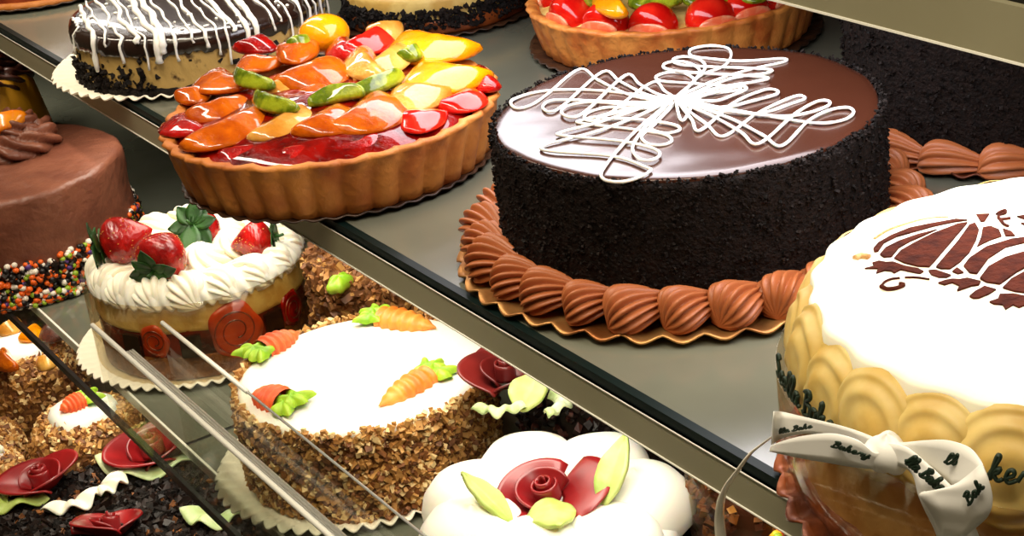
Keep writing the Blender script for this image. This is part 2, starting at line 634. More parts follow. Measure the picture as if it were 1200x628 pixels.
# upper shelf -------------------------------------------------------------
t = thing('display_shelf', 'middle glass-topped shelf with dark green edge, carrying the fruit tart', 'shelf', (0, 0, 0), 'display case shelves')
MB().box((.4772, Y0, -.005), (XB, Y1, 0)).build('glass_top', 'shelf', t, False)
MB().box((.4715, Y0, -.0055), (.4772, Y1, .0004)).build('glass_edge', 'glass_edge', t, False)
MB().box((.470, Y0, -.026), (.485, Y1, -.0056)).build('front_rail', 'rail', t, False)
MB().box((.4694, Y0, -.0062), (.472, Y1, -.0056)).box((.4694, Y0, -.0270), (.472, Y1, -.0262)).build('bright_trim', 'bright', t, False)
MB().box((.485, Y0, -.018), (XB, Y1, -.0056)).build('deck', 'under', t, False)
brackets(t, -.05, -.018)
# top shelf -----------------------------------------------------------------
t = thing('display_shelf', 'top shelf of the case, its broad olive front rail crossing the upper right corner', 'shelf', (0, 0, .2), 'display case shelves')
MB().box((.569, Y0, .026), (XB, Y1, .031)).build('glass_top', 'gasket', t, False)
MB().box((.565, Y0, 0), (.58, Y1, .0255)).build('front_rail', 'rail', t, False)
MB().box((.5645, Y0, -.0006), (.568, Y1, .0006)).build('bright_trim', 'bright', t, False)
MB().box((.58, Y0, .012), (XB, Y1, .0255)).build('deck', 'under', t, False)
brackets(t, -.02, .012)
# lower shelf -----------------------------------------------------------------
ZL = -.22
t = thing('display_shelf', 'lower grey shelf with clear glass front strip, under the carrot cake', 'shelf', (0, 0, ZL), 'display case shelves')
MB().box((.3915, Y0, -.008), (XB, 1.228, 0)).build('panel', 'shelf_mid', t, False)
MB().box((.3915, 1.2325, -.008), (XB, Y1, 0)).build('panel', 'shelf_mid', t, False)
MB().box((.3905, Y0, -.009), (.3925, Y1, .0006)).build('bright_trim', 'bright', t, False)
MB().box((.3915, 1.228, -.006), (XB, 1.2325, -.0005)).build('seam', 'gasket', t, False)
MB().box((.369, Y0, -.006), (.3903, Y1, -.001)).build('glass_strip', 'glass', t, False)
MB().box((.3655, Y0, -.007), (.369, Y1, .0005)).build('glass_edge', 'gasket', t, False)
MB().box((.41, Y0, -.02), (XB, Y1, -.0085)).build('deck', 'under', t, False)
brackets(t, -.05, -.02)
# bottom deck -----------------------------------------------------------------
ZB = -.44
t = thing('display_shelf', 'bottom dark deck of the case beneath the black rose cake', 'shelf', (0, 0, ZB), 'display case shelves')
MB().box((.12, Y0, -.012), (XB, Y1, 0)).build('panel', 'shelf_low', t, False)
MB().box((.115, Y0, -.16), (.13, Y1, .004)).build('front_rail', 'rail', t, False)

# front glass guard standing on the lower shelf's edge ---------------------------
g0 = at_x(110, 382, .366)
t = thing('glass_guard', 'low clear glass guard with twin bright top rail in front of the carrot cake', 'glass guard', (.366, g0.y, ZL+.0006))
zr = g0.z-(ZL+.0006)
MB().box((-.0025, Y0-g0.y, 0), (.0025, 0, zr-.001)).build('pane', 'glass', t, False)
mb = MB()
mb.tube([(-.001, 0, zr+.001), (-.001, Y0-g0.y, zr+.001)], .0021, 8)
mb.build('chrome_rail', 'bright', t)
y2 = at_x(150, 411, .369).y
mb = MB()
for k in range(3):
    mb.tube([(.0022+.0022*k, y2-g0.y, zr+.0004), (.0022+.0022*k, Y0-g0.y, zr+.0004)], .001, 8)
mb.build('ribbed_rail', 'steel', t)
g1 = at_x(190, 378, .378)  # added pane: its bright edge stands in for a line reflected in glass
t = thing('glass_guard', 'added taller clear glass pane, its thin bright edge standing in for a reflected line', 'glass guard', (.378, g1.y, ZL+.0006))
h1 = g1.z-(ZL+.0006)
MB().box((-.0015, Y0-g1.y, 0), (.0015, 0, h1)).build('pane', 'glass', t, False)
MB().tube([(0, 0, h1), (0, at_x(292, 471, .378).y-g1.y, h1)], .0017, 8).build('reflection_edge', 'bright', t)
MB().tube([(0, at_x(292, 471, .378).y-g1.y, h1), (0, Y0-g1.y, h1)], .0009, 8).build('reflection_edge', 'chrome', t)


# ================================================== 1 drizzled chocolate cake
def px(o, x, y, z):
    return at(x, y, o.location.z+z)-o.location


HC = .088
t = thing('chocolate_cake', 'large round dark chocolate cake with glossy top and white criss-cross loops of icing', 'cake', (.624, .845, 0))
RC = .121
body = MB()
pr = disc_profile(RC, HC-.0045, .003, .002, .003, side=14, top=4)


def rough_side(a, r, z, k):
    q = (cos(a)*.12, sin(a)*.12, z)
    return r+(.0007*nz(q, 260, 1)+.0009*nz(q, 90, 2))*(1 if r > .05 else 0), z
body.lathe(pr, 220, fn=rough_side)
body.build('cake_body', 'dark_crumb', t)
crumbs(t, 'cookie_crumbs', ['dark_crumb', 'cookie'], [2, 1], RC-.0008, .004, HC-.001, 6000, .0024, top=(RC-.004, RC+.0005, HC-.001, 900))


def gtop(a, r, z, k):
    return r*(1+.006*sin(a*5+1)+.004*sin(a*11)), z+.0004*nz((r*cos(a), r*sin(a), 0), 45, 2)
MB().lathe([(RC-.0035, HC-.003), (RC-.0035, HC-.0002), (RC-.0045, HC+.0006)]+[((RC-.0045)*(1-i/24)+1e-4, HC+.001) for i in range(1, 25)], 128, fn=gtop).build('ganache_top', 'ganache', t)
C_ = (556, 212)
LOOPS = [
    [C_, (430, 188), (300, 176), (180, 180), (105, 200), (92, 215), (110, 228), (150, 218), (195, 188), (285, 118), (340, 150), (440, 195), C_],
    [C_, (450, 215), (300, 208), (210, 208), (182, 225), (200, 240), (240, 222), (350, 128), (400, 155), (480, 195), C_],
    [C_, (450, 225), (330, 215), (255, 225), (235, 245), (265, 258), (310, 235), (415, 140), (455, 165), (510, 198), C_],
    [C_, (470, 232), (370, 225), (310, 240), (300, 258), (330, 262), (380, 235), (490, 155), (525, 182), C_],
    [C_, (700, 232), (850, 258), (960, 272), (1030, 262), (1057, 242), (1040, 228), (990, 235), (930, 265), (855, 335), (800, 305), (700, 255), C_],
    [C_, (700, 240), (850, 255), (930, 245), (985, 225), (985, 212), (950, 215), (890, 250), (790, 332), (740, 300), (660, 255), C_],
    [C_, (700, 240), (800, 240), (880, 215), (920, 200), (900, 192), (850, 210), (780, 245), (690, 306), (640, 270), C_],
    [C_, (680, 228), (770, 210), (840, 190), (835, 178), (800, 180), (720, 215), (625, 292), (600, 260), C_],
    [C_, (660, 215), (720, 195), (755, 178), (740, 170), (700, 180), (620, 210), (575, 268), C_],
    [C_, (620, 140), (690, 110), (712, 80), (700, 58), (650, 52), (600, 62), (600, 80), (650, 88), (740, 95), (855, 88), (858, 98), (760, 120), (640, 160), C_],
    [C_, (610, 150), (640, 115), (620, 92), (580, 85), (550, 92), (560, 105), (620, 112), (810, 120), (808, 132), (700, 150), C_],
    [C_, (600, 165), (625, 130), (600, 108), (560, 100), (525, 108), (530, 122), (600, 132), (805, 145), (780, 158), (680, 175), C_],
    [C_, (590, 170), (610, 150), (580, 130), (530, 128), (500, 140), (520, 152), (600, 158), (740, 172), (650, 190), C_],
    [C_, (470, 270), (400, 340), (350, 405), (355, 430), (400, 437), (450, 425), (485, 405), (470, 395), (380, 365), (200, 350), (185, 335), (260, 315), (350, 290), (470, 245), C_],
    [C_, (480, 275), (445, 320), (435, 350), (455, 375), (490, 378), (512, 362), (490, 345), (400, 325), (240, 310), (235, 300), (330, 275), (460, 235), C_],
    [C_, (500, 270), (475, 290), (460, 310), (480, 328), (520, 330), (545, 318), (520, 300), (420, 285), (290, 270), (295, 260), (400, 240), C_],
    [C_, (510, 260), (490, 270), (490, 290), (530, 300), (568, 290), (545, 275), (450, 262), (335, 256), (420, 235), C_],
]
dz = MB()
for i, lp in enumerate(LOOPS):
    pts = []
    for x, y in lp:
        q = px(t, 560+x/2.4, 30+y/2.4, HC+.003)
        pts.append(q)
    pts = smooth_path(pts, 7)
    zc = V((pts[0].x, pts[0].y, 0))
    for p in pts:
        p.z = HC+.0018+.0035*math.exp(-((p.xy-zc.xy).length/.02)**2)*((i % 5)/5+.1)+.0006*(i % 3)
    dz.tube(pts, [.00098+.0002*nz(p, 120, i) for p in pts], 8)
dz.build('icing_loops', 'white_icing', t)
scallop_board('cake_board', 'gold_foil', t, .149, 40, .004, 0, .003, .0016, .78)
sh = shell_mesh(.046, .026, .024, 15, 2.6, .24).build('piped_shell', 'choc_cream', t)
N = 28
for i in range(N):
    a = 2*pi*i/N
    o = sh if i == 0 else put(sh, t, (0, 0, 0))
    jr = rnd.uniform(-.001, .001)
    o.location = ((RC+.008+jr)*cos(a), (RC+.008+jr)*sin(a), .0085)
    o.rotation_euler = (rnd.uniform(-.08, .08), -.22, a+pi/2+.5+rnd.uniform(-.12, .12))
    s_ = rnd.uniform(.93, 1.08)
    o.scale = (s_, s_, s_*rnd.uniform(.95, 1.1))


# ============================================================ 2 fruit tarts
def tart_crust(t, m, r0, r1, h, n=34, lip=.006, depth=.002):
    def fn(a, r, z, k):
        f = depth*(abs(cos(a*n/2))*2-1)*(1 if r > r0*.7 else 0)
        return r+f*(1 if k not in (6, 7) else .35), z+(.0012*nz((cos(a), sin(a), 0), 5, 2)+.0006*nz((cos(a), sin(a), 0), 22, 3) if z > h*.7 else 0)
    pr = [(1e-4, .003), (r0-.003, .003), (r0, .005)]
    for i in range(1, 6):
        pr.append((r0+(r1-r0)*i/5, .005+(h-.008)*i/5))
    pr += [(r1+.001, h-.001), (r1-.001, h+.001), (r1-lip+.001, h), (r1-lip, h-.004), (r1-lip-.002, h-.012), (1e-4, h-.012)]
    return MB().lathe(pr, n*10, fn=fn).build('crust', m, t)


HT = .047
t = thing('fruit_tart', 'fruit tart of glazed peach, mango, kiwi and berries in a brown fluted crust', 'tart', (.527, 1.149, 0))
tart_crust(t, 'crust', .112, .1238, HT, 36, .008, .0022)
scallop_board('cake_board', 'board_dark', t, .116, 50, .0015, 0, .003, .0006, .8)


def mound(a, r, z, k):
    return r, z+.0015*nz((r*cos(a), r*sin(a), 0), 60, 4)
MB().lathe([(.1165, HT-.006), (.112, HT-.001), (.09, HT+.005), (.06, HT+.009), (.03, HT+.011), (1e-4, HT+.012)], 72, fn=mound).build('jelly', 'jelly', t)


def fruit(t, name, m, zx, w, h, hgt=.0, bend=.25, k=2.414, ox=180, oy=20, zb=None, roll=0):
    (x0, y0), (x1, y1) = zx
    zz = HT+.005+hgt if zb is None else zb
    a = px(t, ox+x0/k, oy+y0/k, zz)
    b = px(t, ox+x1/k, oy+y1/k, zz)
    d = b-a
    o = slice_mesh(d.length, w, h, bend, rnd.random()*50).build(name, m, t)
    o.location = (a+b)/2
    o.rotation_euler = (roll, rnd.uniform(-.06, .06), atan2(d.y, d.x))
    return o


PE = [(((60, 235), (165, 215)), .024, .010, 'peach_slice', 'peach', .001), (((95, 290), (275, 245)), .026, .012, 'peach_slice', 'peach', .002),
      (((100, 375), (330, 275)), .032, .013, 'peach_slice', 'peach', .002), (((150, 165), (235, 210)), .030, .011, 'peach_slice', 'peach', .006),
      (((365, 205), (545, 140)), .040, .016, 'peach_slice', 'peach', .008), (((435, 340), (560, 265)), .034, .013, 'peach_slice', 'peach', .004),
      (((535, 330), (680, 235)), .040, .014, 'peach_slice', 'peach', .004), (((345, 110), (470, 95)), .034, .013, 'peach_slice', 'peach', .007),
      (((300, 350), (450, 265)), .030, .011, 'pear_slice', 'pear', .003), (((325, 225), (420, 175)), .030, .011, 'pear_slice', 'pear', .005),
      (((680, 75), (890, 110)), .042, .016, 'mango_slice', 'mango', .007), (((722, 165), (918, 195)), .046, .016, 'mango_slice', 'mango', .006),
      (((575, 95), (625, 185)), .022, .013, 'pear_slice', 'pear', .010), (((590, 180), (725, 95)), .022, .013, 'pear_slice', 'pear', .009),
      (((665, 230), (830, 235)), .042, .014, 'pear_slice', 'pear', .004), (((600, 55), (710, 40)), .026, .013, 'pear_slice', 'pear', .004),
      (((555, 105), (665, 55)), .026, .015, 'strawberry_slice', 'berry_cut', .010), (((520, 75), (560, 120)), .020, .013, 'strawberry_slice', 'berry', .007),
      (((250, 100), (330, 70)), .030, .012, 'strawberry_slice', 'berry', .004), (((905, 150), (950, 215)), .020, .011, 'strawberry_slice', 'berry', .001),
      (((690, 300), (830, 290)), .030, .010, 'strawberry_slice', 'berry_cut', .0), (((820, 265), (930, 220)), .026, .010, 'strawberry_slice', 'berry_cut', .0),
      (((520, 395), (680, 340)), .022, .009, 'strawberry_slice', 'berry', -.0065), (((330, 400), (480, 385)), .024, .009, 'strawberry_slice', 'berry', -.0065),
      (((175, 400), (320, 385)), .020, .009, 'strawberry_slice', 'berry', -.0065), (((480, 195), (560, 190)), .026, .010, 'pear_slice', 'pear', .003), (((415, 235), (510, 205)), .024, .010, 'peach_slice', 'peach', .003), (((240, 130), (350, 140)), .026, .010, 'peach_slice', 'peach', .002), (((620, 215), (680, 195)), .024, .010, 'pear_slice', 'pear', .003), (((60, 285), (110, 340)), .024, .010, 'strawberry_slice', 'berry', -.002)]
for zx, w, h, nm, m, hg in PE:
    fruit(t, nm, m, zx, w*1.3, h*.8, hg*.9-.002)
for zx, bn in ((((222, 165), (330, 200)), .5), (((275, 225), (395, 270)), .6), (((435, 240), (600, 215)), -.5), (((560, 220), (715, 165)), .4), (((700, 120), (760, 95)), .6), (((380, 90), (450, 70)), .4)):
    fruit(t, 'kiwi_slice', 'kiwi', zx, .013, .009, .010, bn)
c = px(t, 180+482/2.414, 20+48/2.414, HT+.014)
MB().ell(c, (.021, .021, .016), None, 28, 16).build('orange_half', 'mango', t)

# strawberry tart behind
HS = .042
t = thing('strawberry_tart', 'strawberry tart with kiwi and mango in pale fluted crust behind the drizzled chocolate cake', 'tart', (.878, 1.195, 0))
tart_crust(t, 'crust_light', .113, .123, HS, 40, .009, .0012)
MB().lathe([(.114, HS-.006), (.105, HS-.002), (.05, HS+.004), (1e-4, HS+.006)], 60).build('custard', 'vanilla', t)


def half_berry(L, R):
    def g(u, v):
        a = v*2*pi
        r = R*(sin(pi*u**.7)**.7)*(1.1-.35*u)+1e-4
        return (L*(u-.4), r*cos(a), max(r*sin(a), -.002))
    return MB().grid(g, 30, 40, cv=True)


for (x, y, rz_, L) in ((645, 20, .2, .044), (700, 28, .1, .042), (765, 26, .0, .048), (835, 20, -.1, .050), (888, 12, -.2, .044), (930, -4, -.3, .04), (590, -5, .4, .036), (640, -20, .3, .04)):
    p = px(t, x, y, HS+.004)
    a = atan2(p.y, p.x)
    p = p*(.098/max(p.xy.length, .01)) if p.xy.length > .098 else p
    o = half_berry(L, .021).build('strawberry', 'berry_cut', t, loc=(p.x, p.y, HS-.001), rz=(0, -.25, a+pi+rnd.uniform(-.15, .15)))
    MB().ell((-L*.34, 0, .004), (.003, .017, .008), None, 16, 10).build('cut_face', 'berry_pale', o)
for a0, a1 in (((690, 4), (720, -6)), ((735, 4), (800, 2)), ((800, 3), (860, -4)), ((860, 0), (900, -8)), ((660, 0), (690, -12))):
    fruit(t, 'kiwi_slice', 'kiwi', (a0, a1), .026, .010, 0, .2, 1, 0, 0, HS+.012)
fruit(t, 'mango_slice', 'mango', ((700, -8), (728, 22)), .020, .012, 0, .2, 1, 0, 0, HS+.016)
scallop_board('cake_board', 'board_dark', t, .124, 50, .0015, 0, .003, .0006, .8)

# =========================================================== 3 dark cake, right
t = thing('chocolate_cake', 'plain dark chocolate cake ringed with orange-brown piping, behind the stencilled white cake', 'cake', (.924, .851, 0))
RD, HD = .122, .092
cake_body('cake_body', 'dark_crumb', t, RD, HD, .003, .004, .001, 90, seed=5)
crumbs(t, 'cookie_crumbs', ['dark_crumb', 'cookie'], [3, 1], RD, .004, HD, 2200, .0026, th=(pi*.7, pi*2))
MB().lathe([(RD-.006, HD), (RD-.008, HD+.0035), (RD*.5, HD+.004), (1e-4, HD+.004)], 90).build('ganache_top', 'ganache', t)
scallop_board('cake_board', 'brown_foil', t, .138, 46, .003, 0, .003, .0012, .78)
sh = shell_mesh(.058, .022, .021, 9, .6, .2).build('piped_shell', 'choc_cream', t)
N = 20
for i in range(N):
    a = 2*pi*i/N+.1
    o = sh if i == 0 else put(sh, t, (0, 0, 0))
    o.location = ((RD+.006)*cos(a), (RD+.006)*sin(a), .0042)
    o.rotation_euler = (0, 0, a+pi/2+.2+rnd.uniform(-.1, .1))
    s_ = rnd.uniform(.95, 1.08)
    o.scale = (s_, s_, s_)

# =========================================== 4 white cake with cocoa stencil and bow
HW = .098
t = thing('cream_cake', 'big white cream cake with brown cocoa stencil and a printed white ribbon bow', 'cake', (.586, .497, 0))
RW = .132
scallop_board('cake_board', 'brown_foil', t, .144, 40, .004, 0, .003, .0018, .8)


def side_fold(a, r, z, k):
    return r+(.0012*nz((cos(a)*.13, sin(a)*.13, z*.3), 60, 3)+.0006*abs(sin(a*29)))*(1 if r > .08 else 0), z
MB().lathe(disc_profile(RW, .052, .004, .003, .003, side=10, top=3), 200, fn=side_fold).build('sponge_side', 'sponge_brown', t)
MB().lathe([(RW+.0005, .003), (RW+.005, .006), (RW+.0045, .010), (RW+.001, .0135), (RW-.002, .014)], 160,
           fn=lambda a, r, z, k: (r+.0012*sin(a*13)+.001*nz((cos(a), sin(a), 0), 9, 2), z*(1+.3*nz((cos(a), sin(a), 0), 7, 4)))).build('caramel_base', 'caramel', t)


def cr_top(a, r, z, k):
    e = min(1, max(0, (r-.10)/.03))
    return r*(1+.012*e*cos(a*25)), z+.0005*nz((r*cos(a), r*sin(a), 0), 50, 2)+.0004*nz((r*cos(a), r*sin(a), 1), 14, 2)
MB().lathe([(RW-.004, .046), (RW-.001, .052), (RW-.003, .075), (RW-.006, .090), (RW-.0065, HW-.0015), (RW-.0075, HW-.0003), (RW-.0095, HW)]+[((RW-.0095)*(1-i/14)+1e-4, HW) for i in range(1, 15)], 200, fn=cr_top).build('cream_top', 'cream_top', t)


def swirl():
    def g(u, v):
        a = v*2*pi
        r = .0255*(1-u)**.5+1e-4
        ring = .0007*sin((1-u)*15+a)
        return (.0115*u**.7+ring*(u < .92)+.0016*nz((r*cos(a), r*sin(a), 0), 70, 3), r*cos(a)*1.06, r*sin(a)*1.04)
    return MB().grid(g, 22, 40, cv=True)


sw = swirl().build('cream_swirl', 'butter', t)
N = 25
for i in range(N):
    a = 2*pi*i/N+.1
    o = sw if i == 0 else put(sw, t, (0, 0, 0))
    rr = RW-.0045+rnd.uniform(-.0008, .0008)
    o.location = (rr*cos(a), rr*sin(a), .0715+rnd.uniform(-.0015, .0015))
    o.rotation_euler = (rnd.uniform(0, 6), -.16, a)
    s_ = rnd.uniform(.94, 1.04)
    o.scale = (s_, s_, s_)


# stencil: pumpkin lobes, vine leaves and tendrils of cocoa lying on the cream
def st(pts):
    return [px(t, 1000+x/4.485, 230+y/4.485, HW) for x, y in pts]


ST = [
    [(105, 280), (130, 250), (200, 210), (300, 170), (400, 150), (540, 125), (600, 130), (530, 140), (420, 165), (320, 190), (230, 215), (160, 250), (130, 292), (110, 295)],
    [(140, 310), (170, 275), (240, 240), (340, 205), (440, 180), (380, 205), (300, 240), (240, 275), (200, 322), (160, 325)],
    [(215, 330), (250, 290), (320, 250), (420, 200), (550, 150), (600, 142), (560, 190), (500, 260), (450, 320), (400, 375), (340, 372), (270, 355)],
    [(435, 375), (490, 310), (550, 240), (610, 155), (640, 145), (660, 180), (645, 235), (610, 300), (560, 350), (510, 385), (460, 385)],
    [(650, 270), (672, 220), (680, 170), (720, 162), (765, 180), (780, 215), (720, 235)],
    [(785, 175), (830, 190), (850, 212), (800, 215)],
    [(645, 100), (715, 98), (690, 135), (670, 138)],
    [(580, 370), (610, 330), (700, 270), (830, 230), (980, 210), (1100, 205), (1080, 232), (930, 240), (800, 275), (710, 330), (650, 410), (610, 405)],
    [(665, 435), (710, 375), (800, 325), (920, 290), (1060, 280), (1080, 310), (960, 350), (860, 400), (770, 465), (700, 455)],
    [(785, 485), (830, 440), (920, 390), (1050, 350), (1110, 350), (1080, 420), (1000, 490), (940, 515), (850, 505)],
    [(100, 355), (135, 345), (170, 352), (210, 350), (270, 372), (340, 385), (370, 400), (350, 412), (300, 402), (250, 390), (215, 408), (200, 398), (165, 395), (120, 410), (130, 385), (60, 385), (110, 372)],
    [(395, 395), (430, 392), (470, 405), (515, 420), (490, 432), (450, 432), (410, 418)],
    [(520, 400), (545, 380), (580, 405), (550, 412)],
    [(445, 460), (480, 448), (520, 440), (560, 442), (600, 435), (670, 452), (660, 470), (620, 475), (580, 490), (545, 500), (560, 475), (520, 458), (480, 470)],
    [(610, 530), (640, 505), (690, 478), (750, 495), (710, 520), (660, 540), (630, 542)],
    [(715, 560), (760, 545), (770, 520), (840, 518), (900, 530), (960, 540), (1040, 560), (1000, 590), (920, 570), (870, 590), (840, 575), (800, 600), (785, 575), (740, 572)],
    [(860, 110), (900, 105), (960, 120), (900, 125)], [(880, 145), (940, 150), (920, 165)],
]
mb = MB()
for poly in ST:
    q = st(poly)
    ar = sum(q[i].x*q[(i+1) % len(q)].y-q[(i+1) % len(q)].x*q[i].y for i in range(len(q)))
    if ar < 0:
        q = q[::-1]
    mb.prism(q, HW-.0012, HW+.0009)
for ln, r in (([(150, 475), (165, 455), (200, 440), (245, 435)], .0006), ([(145, 478), (175, 492), (215, 490), (255, 478), (262, 468), (240, 466)], .0011), ([(270, 432), (330, 432), (400, 442)], .0006),
              ([(755, 100), (775, 85), (800, 80), (795, 95), (765, 105), (770, 125), (825, 120)], .0008), ([(770, 125), (790, 150), (815, 162)], .0008)):
    mb.tube([V((p.x, p.y, HW+.0006)) for p in smooth_path(st(ln), 5)], r, 6)
mb.build('cocoa_stencil', 'cocoa', t, smooth=False)
mb = MB()
for ln, r in (([(110, 225), (180, 180), (280, 145), (400, 118), (500, 112)], .0007), ([(10, 330), (40, 318), (85, 325)], .002)):
    mb.tube([V((p.x, p.y, HW+.0002)) for p in smooth_path(st(ln), 5)], r, 6)
mb.build('cocoa_dust', 'cocoa_light', t)
RA = RW+.0105
MB().lathe([(RA, .004), (RA+.0003, .03), (RA+.0006, .062)], 140).build('clear_collar', 'acetate', t, solid=.0004)


def cyl_text(x, y, x0, y0, s, R=RA+.0012):
    """letters run round the collar from the point seen at pixel (x0, y0)"""
    p = on_cyl(x0, y0, t.location, R)-t.location
    a = atan2(p.y, p.x)+x*s/R
    return V((R*cos(a), R*sin(a), p.z+y*s))


mb = write('Scella Bakery', lambda x, y: cyl_text(x, y, 911.5, 438, .0064), .0010)
mb2 = write('kery', lambda x, y: cyl_text(x, y, 1157, 561, .0058), .0010)
o = mb.build('script_lettering', 'ink', t)
o = mb2.build('script_lettering', 'ink', t)

# bow: strips given by their two edges, standing off the collar
bow = MB().ell((0, 0, 0), (.0085, .010, .0085), None, 24, 14, lambda p, a, b: p*(1+.1*sin(3*a))).build('ribbon_bow', 'ribbon', t)


def bp(x, y, off):
    return on_cyl(x, y, t.location, RA+off)-t.location


KN = bp(1040, 531, .006)
bow.location = KN


def strip(top, bot, name='ribbon_loop'):
    n = 7
    A = smooth_path([bp(*p) for p in top], n)
    B = smooth_path([bp(*p) for p in bot], n)
    k = min(len(A), len(B))
    mb = MB()
    mb.grid(lambda u, v: A[round(u*(k-1))].lerp(B[round(u*(k-1))], v)-KN, k-1, 4)
    return mb.build(name, 'ribbon', bow, solid=.0006)


strip([(1040, 521, .006), (1015, 509, .005), (985, 499, .005), (948, 490, .006), (918, 483, .010), (907, 482, .016)],
      [(1040, 540, .006), (1018, 528, .004), (985, 514, .004), (948, 508, .006), (918, 513, .011), (904, 521, .017)])
strip([(1042, 523, .008), (1026, 531, .014), (1005, 516, .017), (975, 508, .018), (940, 511, .018), (916, 517, .018), (904, 522, .017)],
      [(1042, 546, .008), (1022, 549, .014), (1000, 547, .017), (970, 542, .018), (940, 537, .018), (916, 532, .018), (902, 529, .017)])
strip([(1045, 519, .006), (1064, 518, .008), (1086, 516, .010), (1110, 516, .014), (1135, 524, .020), (1148, 538, .026), (1153, 549, .030)],
      [(1045, 536, .006), (1064, 534, .008), (1086, 548, .010), (1105, 565, .014), (1118, 573, .020), (1135, 571, .026), (1144, 566, .030)])
strip([(1151, 543, .030), (1158, 561, .033), (1163, 584, .034), (1159, 603, .034), (1145, 617, .032), (1130, 629, .030), (1112, 645, .024)],
      [(1118, 571, .029), (1100, 574, .032), (1078, 578, .033), (1085, 592, .034), (1095, 608, .032), (1100, 622, .030), (1102, 640, .024)])
strip([(1042, 519, .009), (1064, 525, .012), (1090, 546, .016), (1116, 571, .020), (1128, 590, .020), (1140, 612, .018), (1152, 640, .015)],
      [(1042, 546, .009), (1058, 547, .012), (1070, 557, .016), (1076, 579, .020), (1084, 598, .020), (1094, 618, .018), (1104, 645, .015)], 'ribbon_tail')


def flat_text(text, p0, p1, hpx, off, r=.0006):
    """lettering on a ribbon, from pixel P0 to P1, letters HPX pixels high"""
    W = sum(1.1 if c in 'SBk' else .95 if c != 'l' else .65 for c in text if c != ' ')+.7*text.count(' ')
    d = V((p1[0]-p0[0], p1[1]-p0[1]))
    n = V((d.y, -d.x)).normalized()

    def pl(x, y):
        q = V(p0)+d*(x/W)+n*(y*hpx)
        return bp(q.x, q.y, off)-KN
    return write(text, pl, r).build('script_lettering', 'ink', bow)


flat_text('ella Bake', (906, 509), (952, 501), 2.6, .0125, .0004)
flat_text('Bakery', (974, 523), (1018, 537), 3.6, .0196, .0005)
flat_text('lla Baker', (1060, 541), (1108, 582), 6.5, .0216, .0008)
flat_text('Bak', (1135, 592), (1154, 570), 6, .0358, .0006)
flat_text('ller', (1106, 543), (1140, 546), 6, .0180, .0006)
CU = [(910, 508, .455), (895, 519, .455), (882, 529, .452), (874, 538, .449), (864, 552, .447), (855, 564, .446), (848, 577, .445), (844, 592, .444), (843, 610, .444), (846, 640, .444)]
mb = MB()
pts = smooth_path([at_x(*p)-t.location for p in CU], 6)
mb.tube(pts, [.0012+.0030*i/len(pts) for i in range(len(pts))], 8, flat=.3)
o = mb.build('curling_ribbon', 'filament', t)
o['label'] = 'clear curling ribbon end'

# =========================================================== 5 cheesecake, top left
HK = .052
t = thing('cheesecake', 'cookie cheesecake with chocolate top and runny white drizzle on a white doily', 'cake', (.573, 1.498, 0))
RK = .1135
cake_body('cake_body', 'cheesecake', t, RK, HK-.006, .004, .004, .0012, 50, seed=6)
MB().lathe([(RK-.01, .0035), (RK+.002, .004), (RK+.0025, .009), (RK-.001, .0115), (RK-.004, .012)], 160,
           fn=lambda a, r, z, k: (r+.001*nz((cos(a), sin(a), 0), 30, 3), z+(.003*nz((cos(a), sin(a), 0), 14, 4) if k > 1 else 0))).build('cookie_base', 'cookie', t)


def drip(a, r, z, k):
    if k <= 1:
        z = z-.006*max(0, nz((cos(a)*3, sin(a)*3, 0), 6, 3))-.003*nz((cos(a), sin(a), 0), 25, 8)
    return r+.0006*nz((cos(a), sin(a), z), 30, 2), z
MB().lathe([(RK+.0008, HK-.013), (RK+.0022, HK-.012), (RK+.0022, HK-.004), (RK, HK+.001), (RK-.006, HK+.0025), (RK*.6, HK+.003), (1e-4, HK+.003)], 220, fn=drip).build('chocolate_top', 'choc_glaze', t)
mb = MB()
dirv = (at(150, 30, HK)-at(120, -20, HK))
dirv.z = 0
dirv.normalize()
perp = V((-dirv.y, dirv.x, 0))
for i in range(24):
    off = -RK+2*RK*(i+.5)/24+rnd.uniform(-.003, .003)
    half = sqrt(max(RK*RK-off*off, 1e-5))
    pts = []
    drop = rnd.choice([.002, .006, .012, .020, .03, .026])
    n = 26
    for k in range(n):
        s = -half+.002+(2*half-.002)*k/(n-1)
        p = perp*(off+.0008*sin(k*.9+i)+.006*nz((s*9, off*20, i), 2))+dirv*s
        pts.append(V((p.x, p.y, HK+.0035)))
    e = pts[-1].xy.normalized()
    for k in range(1, 6):
        q = e*(RK+.0030)
        pts.append(V((q.x+.0006*sin(k+i), q.y, HK+.002-drop*k/5)))
    fat = rnd.choice([.75, .8, 1.0, 1.1, 1.6, 2.3])
    mb.tube(pts, [(.0010+.0012*abs(nz((k*.3, i, 0), 1.3, 5)))*fat*(1 if k < n+4 else 1.3) for k in range(len(pts))], 8)
for i in range(60):
    a, q = rnd.uniform(0, 2*pi), RK*sqrt(rnd.random())
    mb.ell((q*cos(a), q*sin(a), HK+.0035), (rnd.uniform(.001, .003), rnd.uniform(.001, .0025), .001), None, 10, 6)
mb.build('white_drizzle', 'white_icing', t)
crumbs(t, 'cookie_crumbs', ['cookie', 'dark_crumb'], [2, 1], RK+.0005, .004, .026, 170, .006, th=(2.9, 3.9))
crumbs(t, 'cookie_bits', ['cookie'], [1], RK-.001, .006, .036, 70, .0065)
scallop_board('paper_doily', 'paper', t, .121, 52, .003, 0, .0036, .0014, .75).location = (-.012, .012, 0)

